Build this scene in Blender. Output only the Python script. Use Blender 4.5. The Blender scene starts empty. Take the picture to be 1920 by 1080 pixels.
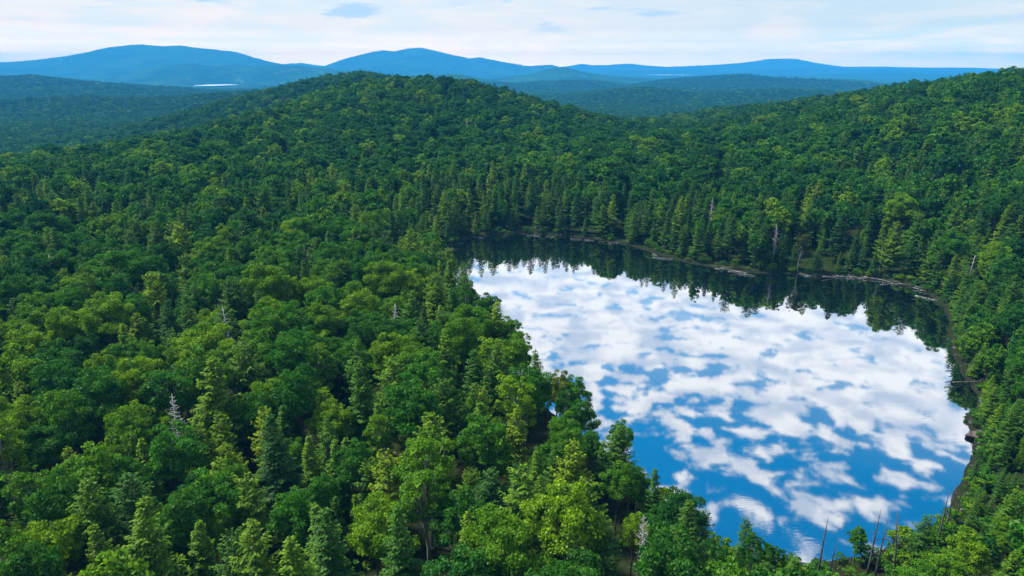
import bpy, math, random
import numpy as np
from mathutils import Vector, noise as mnoise

SC = bpy.context.scene
COL = SC.collection
R = math.radians
rng = np.random.default_rng(11)
random.seed(11)

# ------------------------------------------------------------------ camera
CAM_H = 70.0
PITCH = R(17.8)
FPX = 1280.0                      # focal length in pixels of the 1920 wide photograph
cam_d = bpy.data.cameras.new('camera')
cam_d.sensor_width = 36.0
cam_d.lens = 36.0 * FPX / 1920.0
cam_d.clip_start = 0.5
cam_d.clip_end = 90000.0
cam = bpy.data.objects.new('camera', cam_d)
COL.objects.link(cam)
cam.location = (0, 0, CAM_H)
cam.rotation_euler = (R(90) - PITCH, 0, 0)
SC.camera = cam

# ------------------------------------------------------------------ render / exposure
SC.render.engine = 'CYCLES'
SC.view_settings.view_transform = 'Standard'
SC.view_settings.look = 'None'
SC.view_settings.gamma = 1.0
SC.view_settings.exposure = 0.85
cy = SC.cycles
cy.use_denoising = True
cy.max_bounces = 6
cy.diffuse_bounces = 2
cy.glossy_bounces = 3
cy.transmission_bounces = 3
cy.volume_bounces = 0
cy.transparent_max_bounces = 8
cy.caustics_reflective = False
cy.caustics_refractive = False
cy.sample_clamp_indirect = 4.0

SUN_EL, SUN_AZ = R(56), R(-72)   # azimuth clockwise from +Y (the way the camera looks)
SUN_STRENGTH, SUN_ANGLE = 5.0, R(7)
SKY_STRENGTH = 0.088


class Nodes:
    """small helper for building node trees"""
    def __init__(self, tree):
        self.t = tree
        tree.nodes.clear()

    def n(self, kind, **kw):
        nd = self.t.nodes.new(kind)
        for k, v in kw.items():
            if k.startswith('i_'):
                key = k[2:]
                nd.inputs[int(key) if key.isdigit() else key.replace('_', ' ')].default_value = v
            else:
                setattr(nd, k, v)
        return nd

    def l(self, a, b):
        self.t.links.new(a, b)

    def val(self, x):
        nd = self.t.nodes.new('ShaderNodeValue')
        nd.outputs[0].default_value = x
        return nd.outputs[0]

    def math(self, op, a, b=None, c=None, clamp=False):
        nd = self.t.nodes.new('ShaderNodeMath')
        nd.operation = op
        nd.use_clamp = clamp
        for i, x in enumerate((a, b, c)):
            if x is None:
                continue
            if isinstance(x, (int, float)):
                nd.inputs[i].default_value = x
            else:
                self.l(x, nd.inputs[i])
        return nd.outputs[0]

    def ramp(self, x, lo, hi, a=0.0, b=1.0, smooth=True):
        nd = self.t.nodes.new('ShaderNodeMapRange')
        nd.interpolation_type = 'SMOOTHSTEP' if smooth else 'LINEAR'
        self.l(x, nd.inputs[0])
        for i, v in zip((1, 2, 3, 4), (lo, hi, a, b)):
            if isinstance(v, (int, float)):
                nd.inputs[i].default_value = v
            else:
                self.l(v, nd.inputs[i])
        return nd.outputs[0]

    def mix(self, f, a, b, blend='MIX'):
        nd = self.t.nodes.new('ShaderNodeMix')
        nd.data_type = 'RGBA'
        nd.blend_type = blend
        nd.clamp_factor = True
        for s, x in ((0, f), (6, a), (7, b)):
            if isinstance(x, (int, float)):
                nd.inputs[s].default_value = x
            elif isinstance(x, tuple):
                nd.inputs[s].default_value = x if len(x) == 4 else (*x, 1.0)
            else:
                self.l(x, nd.inputs[s])
        return nd.outputs[2]

    def noise(self, vec, scale, detail=3, rough=0.5, dist=0.0, dim='3D'):
        nd = self.t.nodes.new('ShaderNodeTexNoise')
        nd.noise_dimensions = dim
        nd.inputs['Scale'].default_value = scale
        nd.inputs['Detail'].default_value = detail
        nd.inputs['Roughness'].default_value = rough
        nd.inputs['Distortion'].default_value = dist
        if vec is not None:
            self.l(vec, nd.inputs['Vector'])
        return nd.outputs[0]


# ------------------------------------------------------------------ sky
world = bpy.data.worlds.new('World')
SC.world = world
world.use_nodes = True
W = Nodes(world.node_tree)
tc = W.n('ShaderNodeTexCoord')
sep = W.n('ShaderNodeSeparateXYZ')
W.l(tc.outputs['Generated'], sep.inputs[0])
sx, sy, sz = sep.outputs
zc = W.math('MAXIMUM', sz, 0.03)
u = W.math('DIVIDE', sx, zc)
v = W.math('DIVIDE', sy, zc)
comb = W.n('ShaderNodeCombineXYZ')
W.l(u, comb.inputs[0]); W.l(v, comb.inputs[1])
cp = comb.outputs[0]
sky = W.n('ShaderNodeTexSky', sky_type='NISHITA', sun_disc=False, sun_elevation=SUN_EL,
          sun_rotation=SUN_AZ, altitude=600.0, air_density=1.0, dust_density=0.4, ozone_density=2.5)
hs = W.n('ShaderNodeHueSaturation')
hs.inputs['Saturation'].default_value = 1.35
hs.inputs['Value'].default_value = 1.9
W.l(sky.outputs[0], hs.inputs['Color'])
LOW_SKY = [(0.0, (6.8, 4.3, 0.6)), (1.0, (0.85, 0.9, 0.93)), (0.0875, (6.0, 3.8, 0.7)), (0.12, (3.9, 2.6, 0.75)), (0.175, (2.15, 1.62, 0.74)), (0.26, (1.34, 1.10, 0.68)), (0.5, (0.77, 0.80, 0.75))]
# broken cloud deck seen in perspective (plane above the place)
n_big = W.noise(cp, 1.1, 2, 0.5, 0.0)
n_mid = W.noise(cp, 9.0, 8, 0.56, 0.2)
cl = W.math('ADD', W.math('MULTIPLY', n_mid, 0.76), W.math('MULTIPLY', n_big, 0.24))
thr = W.ramp(sz, 0.30, 0.58, 0.405, 0.512)
mask = W.ramp(W.math('SUBTRACT', cl, thr), -0.035, 0.065)
mask = W.math('MAXIMUM', mask, W.ramp(sz, 0.50, 0.30, 0.0, 0.34))
n_sh = W.noise(cp, 6.0, 6, 0.6, 0.3)
cloud_col = W.mix(W.ramp(n_sh, 0.36, 0.60), (5.6, 6.2, 7.3), (9.9, 9.5, 9.2))
blue = W.mix(1.0, hs.outputs[0], (0.05, 0.86, 0.77), 'MULTIPLY')
deck = W.mix(mask, blue, cloud_col)
# pale veil towards the horizon, warm on one side and bluish on the other
mp = W.n('ShaderNodeMapping', i_Scale=(2.6, 2.6, 18.0))
W.l(tc.outputs['Generated'], mp.inputs[0])
n_veil = W.noise(mp.outputs[0], 2.2, 7, 0.62, 0.8)
mp2 = W.n('ShaderNodeMapping', i_Scale=(7.0, 7.0, 34.0), i_Location=(3.1, 1.7, 0.4))
W.l(tc.outputs['Generated'], mp2.inputs[0])
n_puff = W.noise(mp2.outputs[0], 1.3, 4, 0.55, 0.3)
side = W.ramp(W.math('ADD', sx, W.math('MULTIPLY', W.math('SUBTRACT', n_veil, 0.5), 0.9)), -0.25, 0.45)
veil_l = W.mix(W.ramp(n_veil, 0.38, 0.62), (9.5, 8.5, 7.9), (7.6, 8.0, 8.4))
veil_r = W.mix(W.ramp(n_veil, 0.36, 0.66), (5.6, 6.9, 7.8), (8.2, 7.8, 7.6))
veil = W.mix(side, veil_l, veil_r)
# low sky: glows warmer and brighter towards the horizon
low = W.n('ShaderNodeValToRGB')
W.l(W.math('MULTIPLY', sz, 5.0), low.inputs[0])
cr = low.color_ramp
for e_, (pos, colr) in enumerate(LOW_SKY):
    el = cr.elements[e_] if e_ < 2 else cr.elements.new(pos)
    el.position = pos
    el.color = (*colr, 1)
veil = W.mix(1.0, veil, low.outputs[0], 'MULTIPLY')
# one small grey cloud bank standing low in the sky
du = W.math('DIVIDE', W.math('ADD', sx, 0.2157), 0.060)
dv = W.math('DIVIDE', W.math('SUBTRACT', sz, 0.0745), 0.0125)
r2 = W.math('ADD', W.math('MULTIPLY', du, du), W.math('MULTIPLY', dv, dv))
n_puff = W.math('ADD', n_puff, W.math('MULTIPLY', W.ramp(r2, 1.3, 0.1), 0.15))
puff = W.math('MULTIPLY', W.ramp(n_puff, 0.56, 0.70, 0.0, 0.8), W.ramp(sz, 0.035, 0.075))
veil = W.mix(puff, veil, (4.4, 5.6, 6.8))
hz = W.ramp(sz, 0.30, 0.10)
full = W.mix(hz, deck, veil)
bg = W.n('ShaderNodeBackground')
bg.inputs['Strength'].default_value = SKY_STRENGTH
W.l(full, bg.inputs['Color'])
wo = W.n('ShaderNodeOutputWorld')
W.l(bg.outputs[0], wo.inputs['Surface'])

# ------------------------------------------------------------------ sun (soft, behind thin cloud)
sun_d = bpy.data.lights.new('sun', 'SUN')
sun_d.energy = SUN_STRENGTH
sun_d.angle = SUN_ANGLE
sun_d.color = (1.0, 0.93, 0.80)
sun = bpy.data.objects.new('sun', sun_d)
COL.objects.link(sun)
to_sun = Vector((math.sin(SUN_AZ) * math.cos(SUN_EL), math.cos(SUN_AZ) * math.cos(SUN_EL), math.sin(SUN_EL)))
sun.rotation_euler = (-to_sun).to_track_quat('-Z', 'Y').to_euler()
sun.location = (0, 0, 400)


# ------------------------------------------------------------------ pixels to directions
def ray(px, py):
    x = (px - 960) / FPX
    y = -(py - 540) / FPX
    return np.array([x, math.cos(PITCH) + y * math.sin(PITCH), -math.sin(PITCH) + y * math.cos(PITCH)])


def hit_z(px, py, z):
    d = ray(px, py)
    return d * ((z - CAM_H) / d[2]) + np.array([0, 0, CAM_H])


def at_depth(px, py, Y):
    d = ray(px, py)
    return d * (Y / d[1]) + np.array([0, 0, CAM_H])


def project(p):
    """world points (n,3) -> pixel x, y, depth"""
    q = p - np.array([0, 0, CAM_H])
    dep = q[:, 1] * math.cos(PITCH) - q[:, 2] * math.sin(PITCH)
    up = q[:, 1] * math.sin(PITCH) + q[:, 2] * math.cos(PITCH)
    dd = np.maximum(dep, 1e-3)
    return 960 + FPX * q[:, 0] / dd, 540 - FPX * up / dd, dep


# ------------------------------------------------------------------ terrain heights
LAKE = np.array([(-29, 266), (-22, 284), (-8, 296), (7, 298), (23, 293), (39, 286), (50, 277), (58, 261), (67, 250),
                 (75, 244), (84, 237), (94, 236), (107, 234), (121, 231), (129, 226), (135, 219), (137, 209),
                 (133, 197), (124, 179), (115, 163), (108, 149), (107, 141), (103, 134), (96, 129), (94, 121),
                 (88, 114), (81, 105), (73, 96), (63, 89), (52, 84), (41, 83), (33, 85), (28, 90), (24, 96), (22, 104),
                 (16, 118), (8, 130), (3, 140), (-1, 153), (-6, 170), (-10, 185), (-15, 201), (-20, 220), (-26, 245)], float)


def smooth_poly(p, it=2):
    for _ in range(it):
        a, b = p, np.roll(p, -1, 0)
        p = np.stack([a * .75 + b * .25, a * .25 + b * .75], 1).reshape(-1, 2)
    return p


LK = smooth_poly(LAKE, 2)
_j = np.sin(np.arange(len(LK)) * 1.7) * 0.30 + np.sin(np.arange(len(LK)) * 0.61 + 1) * 0.35
_t = np.roll(LK, -1, 0) - np.roll(LK, 1, 0)
_t /= np.linalg.norm(_t, axis=1)[:, None]
LK = LK + np.stack([_t[:, 1], -_t[:, 0]], 1) * _j[:, None]


def lake_dist(x, y):
    """signed distance to the shoreline, negative inside"""
    x = np.asarray(x, float); y = np.asarray(y, float)
    d2 = np.full(x.shape, 1e12)
    inside = np.zeros(x.shape, bool)
    n = len(LK)
    for i in range(n):
        ax, ay = LK[i]; bx, by = LK[(i + 1) % n]
        ex, ey = bx - ax, by - ay
        t = np.clip(((x - ax) * ex + (y - ay) * ey) / (ex * ex + ey * ey), 0, 1)
        d2 = np.minimum(d2, (x - ax - t * ex) ** 2 + (y - ay - t * ey) ** 2)
        c = ((ay > y) != (by > y)) & (x < (bx - ax) * (y - ay) / (by - ay + 1e-12) + ax)
        inside ^= c
    d = np.sqrt(d2)
    return np.where(inside, -d, d)


TREE_TOP = 15.0      # canopy height above ground assumed for the skylines
CTRL = []
for px, py, Y in [
    # wooded hill beyond the far shore (its skyline, then its left shoulder)
    (1150, 246, 560), (1080, 222, 580), (1020, 200, 600), (960, 180, 620), (900, 160, 640), (840, 150, 650),
    (780, 149, 650), (720, 155, 650), (640, 166, 640), (560, 192, 610), (480, 217, 580), (400, 238, 540),
    (250, 268, 490), (130, 285, 460), (0, 302, 430), (-150, 320, 400),
    # second crest behind it
    (735, 146, 1000), (690, 133, 1000), (650, 136, 1000), (600, 145, 990), (540, 158, 960), (470, 180, 930), (400, 196, 900),
    # hill on the right
    (2050, 118, 380), (1900, 143, 440), (1800, 153, 520), (1700, 164, 600), (1600, 179, 680), (1500, 194, 740),
    (1400, 205, 790), (1300, 216, 820), (1220, 236, 840), (1180, 252, 800),
    # valley floor left and behind
    (100, 252, 980), (250, 238, 1020), (100, 215, 1250), (350, 205, 1250), (-150, 252, 980), (550, 172, 1300),
    (1180, 225, 1150), (1050, 205, 1200), (1300, 205, 1200), (1500, 185, 1250), (800, 165, 1300),
]:
    p = at_depth(px, py, Y)
    CTRL.append((p[0], p[1], p[2] - TREE_TOP))
CTRL += [(-60, 60, 3), (-120, 120, 5), (-200, 200, 7), (-60, 150, 4), (0, 100, 3), (-60, 240, 6), (-130, 310, 9), (60, 40, 3), (120, 60, 6),
         (0, 0, 5), (-150, 0, 6), (0, -150, 8), (-300, 100, 6), (-250, 320, 6), (150, 120, 9), (190, 180, 15), (230, 250, 24),
         (170, 270, 12), (110, 290, 8), (60, 320, 8), (0, 340, 8), (-60, 330, 8), (-300, 0, 5), (250, 60, 22), (200, 0, 14), (330, 260, 45),
         (520, 330, 62), (640, 200, 60),
         (-165, 810, 22), (-235, 790, 10), (-110, 820, 24), (-60, 830, 22), (-310, 760, -14), (20, 830, 14),
         (-430, 570, -24), (-360, 610, -22), (-310, 680, -22), (-470, 700, -32), (-390, 760, -30)]
CTRL = np.array(CTRL)
_C = 60.0


def _phi(r2):
    return np.sqrt(r2 + _C * _C)


_n = len(CTRL)
_A = np.zeros((_n + 3, _n + 3))
_dx = CTRL[:, None, :2] - CTRL[None, :, :2]
_A[:_n, :_n] = _phi((_dx ** 2).sum(-1)) + np.eye(_n) * -2.0
_A[:_n, _n] = 1; _A[:_n, _n + 1:] = CTRL[:, :2] / 1000
_A[_n:, :_n] = _A[:_n, _n:].T
_S = np.linalg.solve(_A, np.concatenate([CTRL[:, 2], np.zeros(3)]))


def near_z(x, y):
    out = np.full(x.shape, _S[_n]) + _S[_n + 1] * x / 1000 + _S[_n + 2] * y / 1000
    for i in range(_n):
        out += _S[i] * _phi((x - CTRL[i, 0]) ** 2 + (y - CTRL[i, 1]) ** 2)
    return out


# far ridges: (distance, depth of the fold, skyline as pixel pairs)
RIDGES = [
    (9000, 1150, [(-900, 128), (-400, 118), (-200, 126), (-60, 121), (0, 116), (60, 112), (130, 104), (170, 96), (200, 88), (240, 83), (270, 82), (310, 86),
                  (340, 85), (385, 91), (440, 97), (465, 104), (490, 112), (520, 119), (600, 126), (660, 136), (720, 150)]),
    (6600, 600, [(120, 160), (200, 146), (260, 131), (310, 121), (360, 118), (400, 122), (450, 120), (520, 121), (570, 122), (620, 129), (680, 139), (760, 150)]),
    (11000, 1350, [(540, 140), (600, 126), (640, 112), (670, 103), (700, 96), (720, 93), (740, 96), (765, 90), (790, 88), (815, 94), (850, 103),
                   (880, 109), (900, 107), (930, 113), (990, 123), (1035, 121), (1070, 131), (1120, 140)]),
    (13300, 1000, [(380, 128), (450, 114), (480, 108), (500, 113), (530, 120), (565, 117), (600, 122), (640, 128), (700, 140)]),
    (6300, 520, [(860, 152), (930, 146), (990, 138), (1020, 130), (1040, 126), (1055, 124), (1080, 130), (1110, 137), (1150, 142), (1240, 148)]),
    (15000, 1400, [(960, 134), (1070, 123), (1090, 119), (1110, 122), (1140, 122), (1180, 118), (1210, 121), (1250, 125), (1330, 122), (1380, 118),
                   (1440, 111), (1490, 110), (1530, 117), (1580, 124), (1650, 125), (1760, 126), (1920, 129), (2200, 124), (2800, 127)]),
    (11900, 700, [(1000, 140), (1100, 134), (1180, 131), (1280, 133), (1400, 131), (1520, 128), (1640, 130), (1800, 131), (1920, 132), (2300, 129)]),
    (9500, 600, [(1380, 146), (1500, 140), (1600, 137), (1700, 136), (1800, 137), (1920, 138), (2200, 136)]),
    (4500, 430, [(640, 156), (760, 140), (860, 136), (920, 148), (960, 152), (1000, 149), (1060, 147), (1140, 149), (1180, 156), (1260, 166)]),
    (4000, 380, [(1160, 166), (1230, 154), (1290, 148), (1360, 144), (1400, 143), (1440, 146), (1530, 147), (1600, 147), (1640, 151), (1720, 161), (1800, 168)]),
    (2500, 300, [(960, 205), (1010, 193), (1060, 183), (1120, 175), (1190, 168), (1240, 171), (1300, 177), (1370, 176), (1420, 171), (1480, 170), (1540, 171), (1600, 178), (1700, 190)]),
    (2900, 330, [(-500, 148), (-200, 152), (0, 145), (60, 143), (110, 148), (180, 155), (260, 161), (320, 164), (400, 171), (500, 180)]),
    (1700, 170, [(-500, 190), (-100, 184), (0, 190), (80, 186), (160, 182), (240, 187), (320, 184), (420, 176), (480, 172), (560, 180), (660, 190)]),
    (17300, 1000, [(-2500, 122), (-1500, 118), (-600, 126), (400, 127), (1000, 128), (1600, 126), (2400, 124), (4000, 120)]),
]


def base_z(r):
    return -36.0 - np.minimum(r, 6000.0) * 0.0022 + 0.0055 * np.clip(r - 6300, 0, 5000)


def far_z(x, y):
    r = np.hypot(x, y)
    yy = np.maximum(y, 1.0)
    ang = x / yy
    z = base_z(r)
    wob = 6 * np.sin(x / 310.0 + 1.3 * np.sin(y / 420.0)) * np.cos(y / 370.0)
    z = z + wob
    add = np.zeros_like(z)
    front = y > 0.25 * np.abs(x)
    for D, Wd, pts in RIDGES:
        pts = np.array(pts, float)
        cr = np.array([at_depth(a, b, D) for a, b in pts])
        hh = np.interp(ang, cr[:, 0] / D, cr[:, 2] - (TREE_TOP * 0.7 if D < 4000 else 4.0), left=-400, right=-400)
        bz = base_z(np.hypot(ang * D, D))
        hh = np.maximum(hh - bz, 0)
        wr = Wd * (1 + 0.25 * np.sin(x / Wd * 1.7 + D))
        dy = (y - D * (1 + 0.012 * np.sin(ang * 9 + D)))
        dy = y - D
        fold = 1 + 0.16 * np.sin(x / (Wd * 0.55) + np.sin(y / (Wd * 0.4))) * np.minimum(np.abs(dy) / Wd, 1)
        prof = np.exp(-np.abs(dy / wr) ** 1.6) * fold
        rough = 0.05 * np.sin(x / 170.0 + 2 * np.sin(y / 230.0)) + 0.035 * np.sin(x / 71.0 + y / 97.0) + 0.03 * np.sin(x / 41.0 - y / 63.0)
        spur = 0.20 * (np.abs(np.sin(x / (Wd * 0.33) + 0.6 * np.sin(y / Wd * 2.1) + D)) - 0.5) * np.clip(-dy / Wd * 1.4, 0, 1)
        h = hh * np.clip(np.minimum(prof, 1) * (1 + rough * np.clip(np.abs(dy) / Wd * 2, 0.10, 1)) + spur * prof, 0, 1.02)
        add = np.maximum(add, np.where(front, h, 0))
    return z + add


LAKE_FAR = [  # far lakes: centre pixel, depth, half width, half depth
    (405, 159.5, 5600, 120, 250), (1253, 140.5, 10500, 330, 420)]
FAR_LAKES = []
for px, py, D, hw, hd in LAKE_FAR:
    p = at_depth(px, py, D)
    FAR_LAKES.append((p[0], p[1], p[2], hw, hd))


def ground_z(x, y):
    x = np.asarray(x, float); y = np.asarray(y, float)
    r = np.hypot(x, y)
    zn = near_z(x, y)
    zf = far_z(x, y)
    t = np.clip((r - 1050) / 450, 0, 1)
    t = t * t * (3 - 2 * t)
    z = zn * (1 - t) + zf * t
    d = lake_dist(x, y)
    nb = (np.sin(x * 0.9 + 2 * np.sin(y * 0.31)) + np.sin(y * 0.77 + 1.5 * np.sin(x * 0.23))) * 0.12
    bank = 0.35 + 0.07 * d + nb
    s = np.clip(d / 45, 0, 1)
    s = s * s * (3 - 2 * s)
    zo = bank * (1 - s) + np.maximum(z, np.where(r < 420, 1.5, -999)) * s
    zi = np.maximum(0.35 + d * 0.45, -3.0)
    z = np.where(d < 0, zi, np.where(d < 45, zo, np.where((r < 420), np.maximum(z, 1.5), z)))
    for cx, cyy, cz, hw, hd in FAR_LAKES:
        e = np.sqrt(((x - cx) / (hw * 1.5)) ** 2 + ((y - cyy) / (hd * 1.5)) ** 2)
        z = np.where(e < 1.4, np.minimum(z, cz - 4 + np.clip(e - 0.75, 0, 1) * 30), z)
        # keep the sight line to the far water open
        ln = (y < cyy) & (y > cyy * 0.55) & (np.abs(x - cx * y / cyy) < hw * 1.3)
        z = np.where(ln, np.minimum(z, CAM_H + (cz - CAM_H) * y / cyy - 12), z)
    return z


# ------------------------------------------------------------------ object helpers
def mesh_obj(name, verts, faces, mats, parent=None, link=True, smooth=False, attrs=None, mat_idx=None):
    me = bpy.data.meshes.new(name)
    verts = np.asarray(verts, np.float32)
    me.vertices.add(len(verts))
    me.vertices.foreach_set('co', verts.ravel())
    if isinstance(faces, np.ndarray):
        k = faces.shape[1]
        nf = len(faces)
        me.loops.add(nf * k)
        me.loops.foreach_set('vertex_index', faces.astype(np.int32).ravel())
        me.polygons.add(nf)
        me.polygons.foreach_set('loop_start', np.arange(nf, dtype=np.int32) * k)
        me.polygons.foreach_set('loop_total', np.full(nf, k, np.int32))
    else:
        lens = np.array([len(f) for f in faces], np.int32)
        idx = np.concatenate([np.asarray(f, np.int32) for f in faces])
        nf = len(faces)
        me.loops.add(len(idx))
        me.loops.foreach_set('vertex_index', idx)
        me.polygons.add(nf)
        me.polygons.foreach_set('loop_start', np.concatenate([[0], np.cumsum(lens)[:-1]]).astype(np.int32))
        me.polygons.foreach_set('loop_total', lens)
    if smooth:
        me.polygons.foreach_set('use_smooth', np.ones(nf, bool))
    for m in (mats if isinstance(mats, (list, tuple)) else [mats]):
        me.materials.append(m)
    if mat_idx is not None:
        me.polygons.foreach_set('material_index', np.asarray(mat_idx, np.int32))
    for k, (typ, data) in (attrs or {}).items():
        a = me.attributes.new(k, typ, 'POINT')
        a.data.foreach_set('value' if typ != 'FLOAT_VECTOR' else 'vector', np.asarray(data).ravel())
    me.update(calc_edges=True)
    ob = bpy.data.objects.new(name, me)
    if link:
        COL.objects.link(ob)
    if parent is not None:
        ob.parent = parent
    return ob


def tag(o, label, cat, group=None, kind=None):
    o['label'] = label
    o['category'] = cat
    if group:
        o['group'] = group
    if kind:
        o['kind'] = kind
    return o


def structure(o):
    o['kind'] = 'structure'
    return o


class Geo:
    """collects tubes into one mesh"""
    def __init__(self):
        self.v = []; self.f = []; self.n = 0; self.var = []

    def tube(self, pts, rad, sides=6, cap=True, var=0.5):
        pts = np.asarray(pts, float)
        rad = np.broadcast_to(rad, (len(pts),))
        tang = np.gradient(pts, axis=0)
        tang /= np.linalg.norm(tang, axis=1)[:, None] + 1e-9
        ref = np.array([0, 0, 1.0]) if abs(tang[0][2]) < 0.9 else np.array([1.0, 0, 0])
        a = np.linspace(0, 2 * np.pi, sides, endpoint=False)
        base = self.n
        for p, t, r in zip(pts, tang, rad):
            s = np.cross(t, ref); s /= np.linalg.norm(s) + 1e-9
            b = np.cross(s, t)
            self.v.append(p + r * (np.cos(a)[:, None] * s + np.sin(a)[:, None] * b))
        m = len(pts)
        for i in range(m - 1):
            for k in range(sides):
                k2 = (k + 1) % sides
                self.f.append((base + i * sides + k, base + i * sides + k2, base + (i + 1) * sides + k2, base + (i + 1) * sides + k))
        if cap:
            self.f.append(tuple(base + k for k in range(sides))[::-1])
            self.f.append(tuple(base + (m - 1) * sides + k for k in range(sides)))
        self.n += m * sides
        self.var += [var] * (m * sides)

    def verts(self):
        return np.concatenate(self.v)


# ------------------------------------------------------------------ materials
def new_mat(name):
    m = bpy.data.materials.new(name)
    m.use_nodes = True
    return m, Nodes(m.node_tree)


def leaf_material(name, lo, mid, hi, hue_spread, translucency, alt):
    """foliage: the tree's own tone (attribute), each spray's own shade, patches through the wood"""
    m, N = new_mat(name)
    tone = N.n('ShaderNodeAttribute', attribute_type='INSTANCER', attribute_name='tone')
    lv = N.n('ShaderNodeAttribute', attribute_type='GEOMETRY', attribute_name='leafvar')
    oi = N.n('ShaderNodeObjectInfo')
    c1 = N.mix(N.ramp(tone.outputs['Fac'], 0.0, 0.55, smooth=False), lo, mid)
    c2 = N.mix(N.ramp(tone.outputs['Fac'], 0.5, 1.0, smooth=False), c1, hi)
    c3 = N.mix(N.ramp(oi.outputs['Random'], 0.0, 1.0, 0.0, 0.35, smooth=False), c2, alt)
    rus = N.n('ShaderNodeAttribute', attribute_type='INSTANCER', attribute_name='russet')
    c3 = N.mix(rus.outputs['Fac'], c3, (0.105, 0.062, 0.026))
    hsn = N.n('ShaderNodeHueSaturation')
    N.l(c3, hsn.inputs['Color'])
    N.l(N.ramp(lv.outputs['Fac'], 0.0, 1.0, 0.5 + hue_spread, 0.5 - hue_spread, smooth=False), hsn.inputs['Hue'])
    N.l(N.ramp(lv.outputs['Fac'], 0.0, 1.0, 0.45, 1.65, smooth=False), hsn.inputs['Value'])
    dif = N.n('ShaderNodeBsdfDiffuse')
    tr = N.n('ShaderNodeBsdfTranslucent')
    gl = N.n('ShaderNodeBsdfGlossy', i_Roughness=0.45)
    gl.inputs['Color'].default_value = (1, 1, 1, 1)
    N.l(hsn.outputs[0], dif.inputs['Color'])
    tcol = N.mix(1.0, hsn.outputs[0], (1.25, 1.15, 0.55), 'MULTIPLY')
    N.l(tcol, tr.inputs['Color'])
    mx = N.n('ShaderNodeMixShader', i_0=translucency)
    N.l(dif.outputs[0], mx.inputs[1]); N.l(tr.outputs[0], mx.inputs[2])
    mg = N.n('ShaderNodeMixShader', i_0=0.006)
    N.l(mx.outputs[0], mg.inputs[1]); N.l(gl.outputs[0], mg.inputs[2])
    o = N.n('ShaderNodeOutputMaterial')
    N.l(mg.outputs[0], o.inputs[0])
    return m


M_BROAD = leaf_material('broad_leaves', (0.010, 0.068, 0.013), (0.036, 0.155, 0.008), (0.150, 0.270, 0.004), 0.020, 0.36, (0.056, 0.155, 0.005))
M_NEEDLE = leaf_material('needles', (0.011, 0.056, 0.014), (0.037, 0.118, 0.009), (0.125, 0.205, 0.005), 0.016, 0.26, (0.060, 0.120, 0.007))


def bark_material(name, a, b, scale=6.0):
    m, N = new_mat(name)
    t = N.n('ShaderNodeTexCoord')
    mpn = N.n('ShaderNodeMapping', i_Scale=(1, 1, 0.25))
    N.l(t.outputs['Object'], mpn.inputs[0])
    nz = N.noise(mpn.outputs[0], scale, 5, 0.6, 0.4)
    col = N.mix(N.ramp(nz, 0.35, 0.68), a, b)
    bs = N.n('ShaderNodeBsdfPrincipled', i_Roughness=0.9)
    bs.inputs['Specular IOR Level'].default_value = 0.15
    N.l(col, bs.inputs['Base Color'])
    bmp = N.n('ShaderNodeBump', i_Strength=0.6, i_Distance=0.03)
    N.l(nz, bmp.inputs['Height']); N.l(bmp.outputs[0], bs.inputs['Normal'])
    o = N.n('ShaderNodeOutputMaterial'); N.l(bs.outputs[0], o.inputs[0])
    return m


M_BARK = bark_material('bark', (0.045, 0.034, 0.026), (0.13, 0.105, 0.085))
M_BIRCH = bark_material('pale_bark', (0.20, 0.19, 0.17), (0.42, 0.40, 0.37))
M_SNAG = bark_material('weathered_wood', (0.24, 0.235, 0.24), (0.50, 0.49, 0.49), 4.0)
M_SNAG_DARK = bark_material('dark_dead_wood', (0.035, 0.034, 0.036), (0.13, 0.12, 0.12), 4.0)
M_LOG = bark_material('bleached_log', (0.08, 0.078, 0.076), (0.34, 0.33, 0.32), 2.5)


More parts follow.
